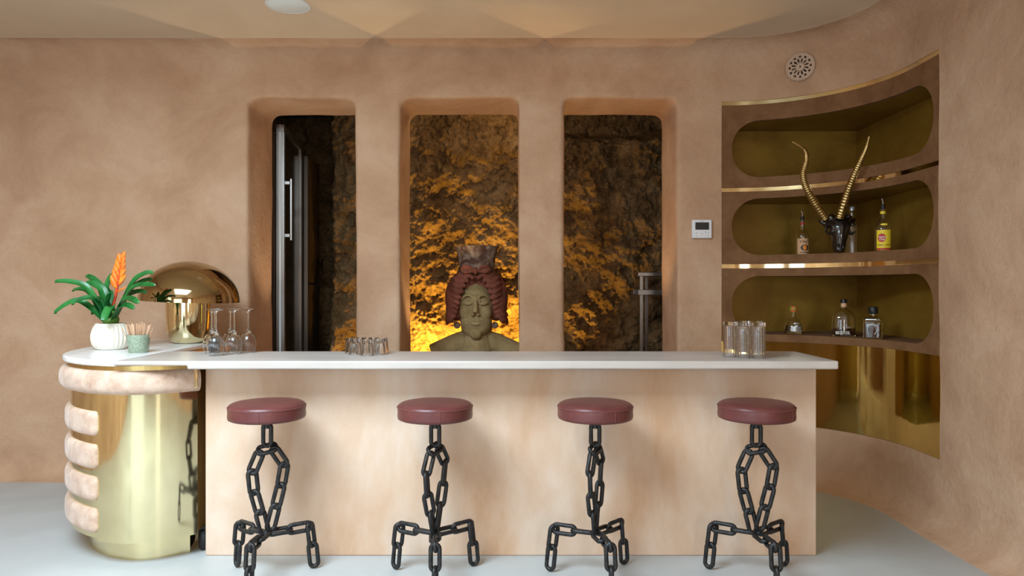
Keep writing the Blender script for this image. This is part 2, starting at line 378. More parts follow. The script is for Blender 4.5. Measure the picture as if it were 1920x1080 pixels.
# the rock chamber behind the openings
cv = MB(); cv.box(-3.0, -2.8, WB-0.02, 8.3, 0, 3.4).box(2.5, 2.7, WB-0.02, 8.3, 0, 3.4).box(-3.0, 2.7, 8.2, 8.4, 0, 3.4)
st(cv.build('wall_chamber', 'dark', smooth=False))
st(MB().box(-3.0, 2.7, WB-0.01, 8.4, 3.35, 3.45).build('ceiling_chamber', 'dark', smooth=False))
def rock():
    nx, nz = 560, 360; x0, x1, z0, z1 = -2.8, 2.5, 0.0, 3.34; vs = []
    for j in range(nz+1):
        for i in range(nx+1):
            x = x0+(x1-x0)*i/nx; z = z0+(z1-z0)*j/nz
            p = Vector((x, 3.3, z))
            d = noise.fractal(p*0.9, 1.0, 2.0, 3)*0.15
            d += (0.5-abs(noise.noise(p*2.3+Vector((4, 0, 1)))))*0.12
            d += noise.hetero_terrain(p*4.5, 0.6, 2.1, 6, 0.6)*0.030
            d += noise.turbulence(p*12, 4, False)*0.055
            d += abs(noise.noise(p*34))*0.030
            t_ = min(max((-1.72-x)/0.25, 0), 1); g_ = min(max((x+0.25)/0.7, 0), 1)
            top = max(0, z-(3.25-0.42*g_)-0.10*noise.noise(Vector((x*2.2, 1, 1))))
            vs.append((x, 7.16+0.85*t_*t_*(3-2*t_)-d-0.03*z+min(top*3, 0.6), z))
    fs = []
    for j in range(nz):
        for i in range(nx):
            a = j*(nx+1)+i; fs.append((a, a+1, a+nx+2, a+nx+1))
    return st(obj('wall_rock', mesh('wall_rock', vs, fs, True, 180), 'rock'))
rock()

# ------------------------------------------------------------------ bar
T = 1.04; SF = 3.55; SBK = 4.10; PF = 3.765; PL = -1.604; PR = 1.592
bar = MB().box(PL, PR, PF, 4.02, 0, T-0.042).build('bar_counter', 'panel', smooth=False, bevel=0.006)
tag(bar, 'long straight plastered bar counter behind the four stools', 'bar counter')
def slab():
    bm = bmesh.new()
    x0, x1 = -1.968, 1.612
    mb = MB()
    pts = [(x0, T), (x1, T), (x1, T-0.042), (PL, T-0.042), (PL, T-0.024), (x0, T-0.024)]
    n = len(pts)
    vs = [(x, SF, z) for x, z in pts]+[(x, SBK, z) for x, z in pts]
    mb.add(vs, [tuple(range(n)), tuple(range(n, 2*n))[::-1]]+[(i, (i+1) % n, n+(i+1) % n, n+i) for i in range(n)])
    return mb.build('bar_countertop', 'slab', smooth=True, ang=30, bevel=0.008, seg=3)
tag(slab(), 'pale stone slab running the full length of the bar, glasses standing on it', 'countertop')

# ------------------------------------------------------------------ rounded brass cart at the left end of the bar
CP = Path(catmull([(-2.62, 5.12), (-2.62, 4.8), (-2.60, 4.5), (-2.555, 4.2), (-2.48, 3.98), (-2.36, 3.80), (-2.2, 3.665), (-2.06, 3.60), (-1.93, 3.575), (-1.80, 3.605), (-1.70, 3.662), (-1.615, 3.735)], 8))
def cart():
    root = empty('brass_bar_cart', (0, 0, 0)); tag(root, 'rounded brass bar cart with white marble top and pale suede padding', 'bar cart')
    # marble top: outer curve up to the joint with the bar slab
    top = [tuple(p) for p in CP.p if p.x < -1.985]
    k = [p for p in CP.p if p.x < -1.985][-1]
    outl = top+[(-1.974, 3.578), (-1.974, 4.15), (-1.985, 5.12)]
    MB().prism(outl, T-0.032, T).build('marble_top', 'marble', root, bevel=0.009, seg=3)
    # brass shadow strip, body shell and plinth
    inner = [(-1.64, 4.0), (-2.0, 4.12), (-2.0, 5.10)]
    def ring(off, s1=CP.L): return [tuple(CP.at(s1*i/70, off)) for i in range(71)]
    MB().prism(ring(-0.022)+inner, T-0.058, T-0.030).build('brass_trim', 'brassd', root)
    body = MB().prism(ring(-0.05)+inner, 0.127, T-0.058).build('body', 'brassd', root)
    pl = [tuple(CP.at(u, -0.125)) for u in [CP.L*0.98*i/60 for i in range(61)] if CP.at(u, 0).x < -1.70 or True]
    pl = [p for p in pl if p[0] < -1.715 and p[1] < 5.0]
    MB().prism(pl+[(-1.705, pl[-1][1]+0.015), (-1.705, 4.0), (-2.08, 4.15), (-2.08, 5.0)], 0.0, 0.128).build('plinth', 'brass', root)
    sj = CP.near(lambda p: abs(960+F*p.x/p.y-174)+(99 if p.y > 3.9 else 0))
    sweep(CP, 0.05, sj, [(-0.05, 0.13), (-0.036, 0.13), (-0.036, 0.98), (-0.05, 0.98)], 60).build('brass_sheet', 'brass', root)
    sweep(CP, sj, CP.L-0.005, [(-0.05, 0.118), (-0.032, 0.118), (-0.032, 0.98), (-0.05, 0.98)], 60).build('brass_sheet', 'brass', root)
    # upholstered roll under the top
    n = 14; prof = []
    for i in range(n):
        a = -PI/2+PI*i/(n-1)
        cx = math.copysign(abs(math.cos(a))**0.7, math.cos(a)); sz = math.copysign(abs(math.sin(a))**0.75, math.sin(a))
        prof.append((-0.040+0.058*cx, 0.925+0.061*sz))
    prof += [(-0.05, 0.984), (-0.05, 0.866)]
    sweep(CP, 0.02, CP.L-0.004, prof, 90).build('padded_roll', 'suede', root, ang=70)
    # four side pads
    for zc in (0.711, 0.543, 0.380, 0.218):
        h = 0.062; c = 0.030; s0 = 0.35; s1 = sj; sm = (s0+s1)/2; hl = (s1-s0)/2
        nu, nv = 60, 16; vs = []; fs = []
        for j in range(nv+1):
            v = -1+2*j/nv; v = math.sin(v*PI/2); zz = v*h; ex = abs(zz)-(h-c)
            l = hl-(c-math.sqrt(max(c*c-ex*ex, 0)) if ex > 0 else 0)
            for i in range(nu+1):
                u = -1+2*i/nu; u = math.copysign(1-(1-abs(u))**1.6, u)
                du = max(0, (l-abs(u)*l)); dv = h-abs(zz)
                e = min(1, du/0.035); e2 = min(1, dv/0.045)
                puff = 0.004+0.022*math.sqrt(max(0, 1-(1-e)**2))*math.sqrt(max(0, 1-(1-e2)**2))
                if du <= 1e-6 or dv <= 1e-6: puff = 0
                q = CP.at(sm+u*l, -0.036+puff); vs.append((q.x, q.y, zc+zz))
        for j in range(nv):
            for i in range(nu):
                a = j*(nu+1)+i; fs.append((a, a+1, a+nu+2, a+nu+1))
        obj('side_pad', mesh('side_pad', vs, fs, True, 80), 'suede', root)
    # latch at the bar end, castor
    q = CP.at(CP.L-0.03, 0.022)
    MB().box(-0.008, 0.008, -0.006, 0.006, -0.05, 0.05).build('latch', 'brass', root, (q.x, q.y-0.002, 0.937), bevel=0.003)
    c = MB(); vs = []
    prof = [(0.0, -0.016), (0.045, -0.016), (0.055, -0.008), (0.055, 0.008), (0.045, 0.016), (0.0, 0.016)]
    cs = c.lathe(prof, 24).build('castor', 'rubber', root, (-1.66, 3.86, 0.056), (0, PI/2, 0.5))
    MB().box(-0.03, 0.03, -0.025, 0.025, 0.057, 0.075).build('castor_bracket', 'blackp', cs, (0, 0, 0), (0, -PI/2, 0))
    return root
cart()

# ------------------------------------------------------------------ curved built-in bottle cabinet
UNITS = [(2.137, 2.744, 2.212, 2.626), (1.575, 2.108, 1.642, 2.056), (1.009, 1.545, 1.062, 1.487)]
BX, BY = 2.70, 5.64
def rrect(u, z, s0, s1, z0, z1, r):
    du = max(s0+r-u, u-(s1-r), 0); dz = max(z0+r-z, z-(z1-r), 0)
    return (s0 <= u <= s1 and z0 <= z <= z1) and math.hypot(du, dz) <= r
def cabinet():
    root = empty('wall_cabinet', (0, 0, 0)); tag(root, 'curved brown suede cabinet with brass strips built into the right corner wall', 'cabinet')
    L = CAB.L
    for (z0, z1, h0, h1) in UNITS:
        s0, s1, r = 0.075, 1.628, 0.195
        hole = []
        for cx, cz, a0 in ((s1-r, h1-r, 0), (s0+r, h1-r, PI/2), (s0+r, h0+r, PI), (s1-r, h0+r, 1.5*PI)):
            for i in range(13): a = a0+PI/2*i/12; hole.append((cx+r*math.cos(a), cz+r*math.sin(a)))
        nh = 48; top = []                                               # resample straight runs
        H = []
        for i in range(len(hole)):
            a = Vector(hole[i]); b = Vector(hole[(i+1) % len(hole)]); m = max(1, int((b-a).length/0.04))
            for k in range(m): H.append(tuple(a.lerp(b, k/m)))
        hole = H
        N = 48; outer = [(L*i/N, z0) for i in range(N)]+[(L, z0+(z1-z0)*i/10) for i in range(10)]+[(L-L*i/N, z1) for i in range(N)]+[(0, z1-(z1-z0)*i/10) for i in range(10)]
        pts = [Vector(p) for p in outer+hole]; no = len(outer); nhh = len(hole)
        ed = [(i, (i+1) % no) for i in range(no)]+[(no+i, no+(i+1) % nhh) for i in range(nhh)]
        vo, eo, fo, *_ = delaunay_2d_cdt(pts, ed, [], 0, 1e-7)
        fo = [f for f in fo if not rrect(sum(vo[i].x for i in f)/3, sum(vo[i].y for i in f)/3, s0, s1, h0, h1, r)]
        vs = []; fs = []; th = 0.03; nV = len(vo); of = -0.004
        for off in (of, of-th):
            for v in vo: q = CAB.at(v.x, off); vs.append((q.x, q.y, v.y))
        fs += [tuple(f) for f in fo]+[tuple(i+nV for i in f)[::-1] for f in fo]
        cnt = {}
        for f in fo:
            for a, b in ((f[0], f[1]), (f[1], f[2]), (f[2], f[0])): cnt[(min(a, b), max(a, b))] = cnt.get((min(a, b), max(a, b)), 0)+1
        fs += [(a, b, b+nV, a+nV) for (a, b), c in cnt.items() if c == 1]
        o = obj('shelf_front', mesh('shelf_front', vs, fs, True, 35), 'brown', root)
        # floor and lid of the box behind the front
        plan = [tuple(CAB.at(L*i/40, of-th+0.001)) for i in range(41)]+[(BX, CAB.p[-1].y), (BX, BY), (CAB.p[0].x, BY)]
        MB().prism(plan, h0-0.018, h0-0.001).build('shelf_board', 'brown', root)
        MB().prism(plan, h1+0.001, h1+0.015).build('shelf_lid', 'olive', root)
    MB().box(1.543, BX, BY, BY+0.015, 1.0, 2.77).build('back_panel', 'olive', root, smooth=False)
    MB().box(BX, BX+0.015, CAB.p[-1].y, BY, 1.0, 2.77).build('side_panel', 'olive', root, smooth=False)
    MB().box(1.543, 1.555, WY+0.03, BY, 1.0, 2.77).build('end_panel', 'brown', root, smooth=False)
    MB().box(2.48, BX, CAB.p[-1].y, CAB.p[-1].y+0.012, 1.0, 2.77).build('end_panel', 'brown', root, smooth=False)
    for z0, z1, of in ((2.744, 2.772, -0.002), (2.108, 2.137, -0.012), (1.545, 1.575, -0.012)):
        sweep(CAB, 0, L, [(of, z0), (of, z1), (of-0.02, z1), (of-0.02, z0)], 60).build('brass_strip', 'brass', root, ang=30)
    sweep(CAB, 0, L, [(-0.006, 0.417), (-0.006, 1.008), (-0.02, 1.008), (-0.02, 0.417)], 80).build('brass_panel', 'brassm', root, ang=30)
cabinet()

# ------------------------------------------------------------------ chain stools
def link_mesh():
    L, W, d = 0.136, 0.062, 0.0215; hs = (L-W)/2; rc = W/2-d/2; pts = []
    for i in range(9): a = PI*i/8; pts.append((rc*math.cos(a), hs+rc*math.sin(a), 0))
    for i in range(9): a = PI+PI*i/8; pts.append((rc*math.cos(a), -hs+rc*math.sin(a), 0))
    return MB().tube(pts, d/2, 8, closed=True).me('chain_link', True, 80)
LINK = link_mesh(); LINK.materials.append(M['iron'])
def link(parent, p0, p1, nrm, roll=0):
    p0 = Vector(p0); p1 = Vector(p1); y = (p1-p0).normalized(); n = Vector(nrm)
    z = (n-y*n.dot(y)).normalized()
    if roll: z = Matrix.Rotation(roll, 3, y) @ z
    x = y.cross(z)
    m = Matrix((x, y, z)).transposed().to_4x4(); m.translation = (p0+p1)/2
    o = bpy.data.objects.new('chain_link', LINK); COL.objects.link(o); o.parent = parent
    k = ((p1-p0).length+0.036)/0.136
    o.matrix_local = m @ Matrix.Diagonal((1, k, 1, 1))
    return o
def seat_meshes():
    R = 0.182; pr = [(0, 0.768), (R-0.012, 0.768), (R-0.002, 0.773), (R, 0.786), (R-0.0015, 0.806), (R, 0.822), (R-0.002, 0.830), (R-0.007, 0.839), (R-0.020, 0.846), (R-0.06, 0.851), (0, 0.853)]
    seat = MB().lathe(pr, 56, rib=lambda a, z: 1+0.004*math.sin(9*a+40*z)*(0.776 < z < 0.82)).me('seat', True, 60)
    pip = MB().tube([((R-0.0005)*math.cos(a), (R-0.0005)*math.sin(a), 0.8285) for a in [2*PI*i/56 for i in range(56)]], 0.0026, 6, closed=True).me('piping', True, 80)
    stem = MB().lathe([(0, 0.72), (0.013, 0.72), (0.013, 0.758), (0.05, 0.761), (0.05, 0.769), (0, 0.769)], 20).me('stem')
    return seat, pip, stem
SEAT, PIP, STEM = seat_meshes()
def stool(px, Y, leg_rot, dia_rot, label, colr=0):
    root = empty('chain_bar_stool', ((px-960)*Y/F, Y, 0)); tag(root, label, 'bar stool', 'chain bar stools in front of the bar')
    s = obj('seat', SEAT, 'leather', root, None, (0, 0, colr)); obj('piping', PIP, 'thread', s)
    MB().tube([(0.1826*math.cos(-1.45), 0.1826*math.sin(-1.45), 0.780), (0.1826*math.cos(-1.45), 0.1826*math.sin(-1.45), 0.829)], 0.0016, 6).build('side_seam', 'thread', s)
    obj('stem', STEM, 'iron', root)
    R = Matrix.Rotation(dia_rot, 3, 'Z'); fr = R @ Vector((0, -1, 0)); sd = R @ Vector((1, 0, 0))
    V = lambda u, z, w=0: sd*u+fr*w+Vector((0, 0, z))
    link(root, V(0, 0.735), V(0, 0.642), (0, -1, 0), 0.15)
    link(root, V(-0.036, 0.612), V(0.034, 0.628), fr+Vector((0, 0, 0.9)))
    for pts in ([(-0.034, 0.602), (-0.070, 0.513), (-0.060, 0.413), (-0.034, 0.315), (-0.012, 0.222)],
                [(0.030, 0.618), (0.080, 0.540), (0.064, 0.440), (0.040, 0.340), (0.014, 0.233)]):
        for i in range(4): link(root, V(*pts[i]), V(*pts[i+1]), fr, (0.30, -0.45, 0.4, -0.4)[i])
    for k in range(3):
        a = -PI/2+leg_rot+k*2*PI/3; d = Vector((math.cos(a), math.sin(a), 0)); sd2 = Vector((-d.y, d.x, 0)); Z = Vector((0, 0, 1))
        p = [d*0.012+Z*0.212, d*0.105+Z*0.213, d*0.203+Z*0.216, d*0.216+Z*0.121, d*0.226+Z*0.0185]
        link(root, p[0], p[1], Z, 0.25); link(root, p[1], p[2], sd2, 0.12)
        link(root, d*0.203+Z*0.222, p[3], d, 0.9 if k else 0.2); link(root, p[3], p[4], sd2, 0.25)
    return root
R_ = math.radians
stool(501, 3.49, R_(-2), R_(14), 'iron chain bar stool with red-brown seat, nearest the brass cart', 0.0)
stool(816, 3.49, R_(6), R_(58), 'iron chain bar stool, second from the brass cart, legs splayed straight to the front', 0.1)
stool(1116, 3.49, R_(13), R_(62), 'iron chain bar stool, third from the brass cart, its chains hanging almost in one line', 0.3)
stool(1418, 3.49, R_(5), R_(-14), 'iron chain bar stool with dark seat at the right end of the bar', 0.6)

# ------------------------------------------------------------------ table lamp
def lamp():
    root = empty('mushroom_lamp', (-2.126, 4.73, T)); tag(root, 'brass mushroom table lamp with domed shade on the marble top', 'lamp')
    pr = [(0, 0), (0.075, 0), (0.092, 0.004), (0.110, 0.018), (0.122, 0.045), (0.130, 0.09), (0.135, 0.15), (0.138, 0.282), (0.132, 0.282), (0.128, 0.15), (0.118, 0.06), (0, 0.03)]
    MB().lathe(pr, 48).build('base', 'lampbase', root)
    MB().lathe([(0, 0.03), (0.012, 0.03), (0.012, 0.44), (0, 0.44)], 16).build('stem', 'brassd', root)
    R, hh, z0 = 0.308, 0.262, 0.274; po = []; pi_ = []
    for i in range(25):
        a = PI/2*i/24; po.append((R*math.cos(a), z0+hh*math.sin(a)**1.0)); pi_.append(((R-0.004)*math.cos(a), z0+(hh-0.004)*math.sin(a)))
    sh = MB().lathe(po[:-1]+[(0, z0+hh)]+[(0, z0+hh-0.004)]+pi_[:-1][::-1]+[po[0]], 72).build('shade', 'bronze', root, None, (R_(0.5), R_(2.2), 0), ang=50)
    return root
lamp()

# ------------------------------------------------------------------ potted bromeliad
def plant():
    root = empty('potted_bromeliad', (-2.362, 4.24, T)); tag(root, 'green bromeliad with an orange flower spike in a ribbed cream pot', 'potted plant')
    rib = lambda a, z: 1+0.05*(abs(math.cos(13*a))-0.7)*(0.006 < z < 0.146)
    pr = [(0, 0), (0.070, 0), (0.082, 0.006), (0.098, 0.03), (0.105, 0.06), (0.104, 0.09), (0.096, 0.12), (0.084, 0.146), (0.078, 0.153), (0.070, 0.151), (0.07, 0.13), (0, 0.13)]
    pot = MB().lathe(pr, 156, rib=rib).build('pot', 'ceramic', root, ang=50)
    MB().lathe([(0, 0.131), (0.069, 0.131), (0.05, 0.137), (0, 0.139)], 24).build('soil', 'soil', root)
    MB().lathe([(0, 0.135), (0.028, 0.135), (0.042, 0.158), (0.046, 0.175), (0.038, 0.20), (0.022, 0.225), (0, 0.23)], 20).build('leaf_sheath', 'leafc', root)
    sc_ = 4.24/F
    def loc(px, py, y): return Vector(((px-207.5)*sc_, y, (653.5-py)*sc_))
    LV = [((118, 528), (166, 537), -0.06, .022), ((127, 544), (160, 547), 0.06, .02), ((125, 584), (158, 564), -0.10, .024), ((149, 517), (180, 540), 0.08, .022),
          ((160, 530), (190, 545), 0.02, .024), ((204, 515), (196, 545), 0.05, .03), ((272, 511), (246, 528), 0.06, .027), ((264, 524), (238, 542), 0.10, .024),
          ((289, 535), (250, 541), -0.02, .024), ((271, 566), (243, 562), -0.09, .024), ((268, 576), (240, 574), -0.12, .022), ((162, 568), (187, 560), -0.13, .024),
          ((156, 588), (172, 570), 0.10, .02), ((225, 596), (226, 574), -0.16, .026), ((219, 549), (211, 572), -0.06, .03), ((250, 548), (228, 556), 0.12, .026), ((196, 560), (200, 576), -0.07, .03)]
    for (tx, ty), (mx, my), dep, wd in LV:
        b = Vector((0, dep*0.15, 0.165)); t = loc(tx, ty, dep); m = loc(mx, my, dep*0.62)
        b.x += (t.x)*0.12
        pts = catmull([b, b.lerp(m, 0.5)+Vector((0, 0, 0.012)), m, m.lerp(t, 0.55)+Vector((0, 0, 0.010)), t, t+Vector(((t.x-m.x)*0.05, 0, -0.006))], 5)
        vs = []; fs = []; n = len(pts)
        for i, p in enumerate(pts):
            u = i/(n-1); tt = (pts[min(i+1, n-1)]-pts[max(i-1, 0)]).normalized()
            sd = tt.cross(Vector((0, 0, 1)))
            if sd.length < 0.15: sd = Vector((1, 0, 0))
            sd = (sd.normalized()+Vector((0, -0.35, 0))*0).normalized()
            up = sd.cross(tt).normalized(); up = up if up.z >= 0 else -up; up = up+Vector((0, -0.75, 0)); up = (up-tt*up.dot(tt)).normalized(); sd = tt.cross(up).normalized()
            w_ = wd*1.0*(1-u**5)**0.6*(0.75+0.25*math.sin(PI*u))
            for q in (-1, -0.5, 0, 0.5, 1): vs.append(p+sd*w_*q+up*(abs(q)*w_*0.55))
            for q in (1, 0.5, 0, -0.5, -1): vs.append(p+sd*w_*q+up*(abs(q)*w_*0.55)-up*0.0016)
        for i in range(n-1):
            for j in range(10): fs.append((i*10+j, i*10+(j+1) % 10, (i+1)*10+(j+1) % 10, (i+1)*10+j))
        fs += [tuple(range(10)), tuple((n-1)*10+j for j in range(10))[::-1]]
        obj('leaf', mesh('leaf', vs, fs, True, 60), 'leaf', root)
    base = loc(217, 552, 0); tip = loc(232, 474, -0.02); ax = (tip-base).normalized(); sdv = Vector((ax.z, 0, -ax.x))
    fl = MB().tube([Vector((0, 0, 0.19)), base.lerp(Vector((0, 0, 0.2)), 0.3), base, base.lerp(tip, 0.5), tip], [0.008, 0.008, 0.008, 0.008, 0.003], 8).build('flower_stem', 'redstem', root)
    def bract(c, d, ln, wd):
        d = d.normalized(); s = d.cross(Vector((0, 1, 0))).normalized(); f = Vector((0, -1, 0)); n = 8; vs = []; fs = []
        for i in range(n+1):
            u = i/n; w_ = wd*math.sin(PI*min(1, u*0.92+0.08))**0.7*(1-0.35*u); p = c+d*(ln*u)+s*(0.05*ln*math.sin(u*3))
            for k in range(8):
                a = 2*PI*k/8; vs.append(p+s*w_*math.cos(a)+f*w_*0.55*math.sin(a))
        for i in range(n):
            for j in range(8): fs.append((i*8+j, i*8+(j+1) % 8, (i+1)*8+(j+1) % 8, (i+1)*8+j))
        fs += [tuple(range(8)), tuple(n*8+j for j in range(8))[::-1]]
        obj('bract', mesh('bract', vs, fs, True, 80), 'orange', fl)
    for i in range(10):
        u = 0.16+0.74*i/10; s = 1 if i % 2 else -1; c = base.lerp(tip, u)
        bract(c+Vector((0, 0.004*s, 0)), ax+sdv*s*(0.62-0.04*i), 0.088-0.003*i, 0.019)
    bract(base.lerp(tip, 0.72), ax, 0.075, 0.014)
    bract(base.lerp(tip, 0.05), ax*0.6+sdv*0.75, 0.075, 0.006)
plant()

# ------------------------------------------------------------------ cup of stirrers
def stirrers():
    cx, cy = -2.085, 4.02
    MB().lathe([(0, 0), (0.046, 0), (0.050, 0.004), (0.0605, 0.100), (0.0565, 0.100), (0.047, 0.012), (0, 0.012)], 40).build('stirrer_cup', 'cup', None, (cx, cy, T))
    tag(bpy.data.objects['stirrer_cup'], 'sage green speckled cup holding wooden stirrers', 'cup')
    rng = random.Random(3)
    for i in range(26):
        u = (i+0.5)/26; a = i*2.399; rr = math.sqrt(u)
        b = Vector((math.cos(a)*0.034*rr, math.sin(a)*0.034*rr, 0.014)); t = Vector((math.cos(a)*0.088*rr*1.02, math.sin(a)*0.050*rr, 0.165+rng.uniform(-0.008, 0.010)-0.02*rr*abs(math.cos(a))))
        d = (t-b).normalized(); L_ = (t-b).length
        z = d; x = Vector((math.cos(i*1.7), math.sin(i*1.7), 0)); x = (x-z*x.dot(z)).normalized(); y = z.cross(x)
        mm = Matrix((x, y, z)).transposed().to_4x4(); mm.translation = Vector((cx, cy, T))+b
        o = MB().box(-0.0030, 0.0030, -0.0010, 0.0010, 0, L_).build('wooden_stirrer', 'wood', None, smooth=False)
        o.matrix_world = mm
        tag(o, 'thin wooden stirrer standing in the sage green cup', 'stirrer', 'wooden stirrers in the green cup')
stirrers()

# ------------------------------------------------------------------ glasses on the slab
def wine_glasses():
    pr = [(0, 0.116), (0.012, 0.113), (0.028, 0.100), (0.039, 0.080), (0.0447, 0.055), (0.0420, 0.028), (0.0345, 0.0), (0.0355, 0.0), (0.0430, 0.028), (0.0458, 0.055), (0.0402, 0.081), (0.0295, 0.102), (0.014, 0.117), (0.0065, 0.128), (0.0042, 0.142), (0.0040, 0.20), (0.0045, 0.225), (0.010, 0.236), (0.034, 0.2425), (0.0365, 0.2435), (0.0365, 0.245), (0, 0.2455)]
    me = MB().lathe(pr, 40).me('wine_glass', True, 50)
    for px, Y, lb in ((404.5, 3.825, 'frontmost of the six'), (396.5, 3.965, 'leftmost of the six'), (402, 4.06, 'back left of the six'), (431.5, 4.05, 'back middle of the six'), (438.8, 3.92, 'front middle of the six'), (465, 4.01, 'rightmost of the six')):
        tag(obj('wine_glass', me, 'thinglass', None, ((px-960)*Y/F, Y, T)), 'clear wine glass upside down on the bar, '+lb, 'wine glass', 'upturned wine glasses on the bar')
    rib = lambda a, z: 1+0.03*abs(math.cos(6*a))
    pt = [(0, 0.066), (0.022, 0.065), (0.0255, 0.060), (0.0315, 0.0), (0.0345, 0.0), (0.0285, 0.080), (0.026, 0.085), (0, 0.086)]
    mt = MB().lathe(pt, 72, rib).me('tumbler', True, 50)
    for px, Y, lb in ((666, 3.88, 'front left of the cluster'), (688.5, 3.83, 'frontmost of the cluster'), (711, 3.88, 'front right of the cluster'), (659, 3.955, 'at the left end of the cluster'), (677, 4.03, 'back left of the cluster'), (701, 4.02, 'back right of the cluster'), (717, 3.97, 'at the right end of the cluster')):
        tag(obj('tumbler', mt, 'thinglass', None, ((px-960)*Y/F, Y, T)), 'short glass tumbler upside down on the bar, '+lb, 'tumbler', 'short tumblers on the bar')
    rib2 = lambda a, z: 1+0.055*abs(math.cos(7*a))
    ph = [(0, 0.165), (0.026, 0.164), (0.0285, 0.160), (0.0295, 0.0), (0.0320, 0.0), (0.0325, 0.178), (0.031, 0.184), (0, 0.185)]
    mh = MB().lathe(ph, 84, rib2).me('highball_glass', True, 50)
    for px, Y, lb in ((1368.5, 3.76, 'leftmost of the cluster'), (1393.5, 3.70, 'front middle of the cluster'), (1422.5, 3.68, 'front right of the cluster'), (1394, 3.85, 'back middle of the cluster'), (1418, 3.83, 'back right of the cluster')):
        tag(obj('highball_glass', mh, 'thinglass', None, ((px-960)*Y/F, Y, T)), 'tall fluted glass at the right bar end, '+lb, 'glass', 'tall fluted glasses on the bar')
wine_glasses()

# ------------------------------------------------------------------ bottles
def wrap(R, z0, a0=0.0, e=0.0008):
    return lambda u, v: Vector(((R+e)*math.sin(u/R+a0), -(R+e)*math.cos(u/R+a0), z0+v))
def patch(name, R, z0, z1, w_, m, parent, a0=0.0, e=0.0004, ell=None):
    pl = wrap(R, 0, a0, e); n = 14; vs = []; fs = []
    for i in range(n+1):
        u = -w_/2+w_*i/n
        if ell:
            hh = ell*math.sqrt(max(0.0, 1-(2*u/w_)**2)); zc = (z0+z1)/2; a, b = zc-hh, zc+hh
        else: a, b = z0, z1
        vs += [pl(u, a), pl(u, b)]
    for i in range(n): fs.append((2*i, 2*i+2, 2*i+3, 2*i+1))
    me = mesh(name, vs, fs, True, 80); return obj(name, me, m, parent)
def shell(prof, t=0.003):
    inner = [(max(r-t, 0.0), max(z, prof[0][1]+0.008)) for r, z in prof if r > t*1.2]
    return [(0, prof[0][1])]+prof+[(max(prof[-1][0]-t, 0.002), prof[-1][1])]+inner[::-1][1:]+[(0, prof[0][1]+0.008)]
def pourer(root, z, m='blackp', ml='steel'):
    c = MB().lathe([(0, z-0.012), (0.0115, z-0.012), (0.0145, z-0.002), (0.0150, z+0.004), (0.0135, z+0.012), (0.006, z+0.018), (0, z+0.018)], 20).build('pourer', m, root)
    MB().tube([(0, 0, z+0.015), (0, 0, z+0.032), (-0.003, 0, z+0.046), (-0.008, 0, z+0.058)], [0.004, 0.0038, 0.0034, 0.003], 8).build('spout', ml, c)
SZ2, SZ3 = 1.642, 1.062
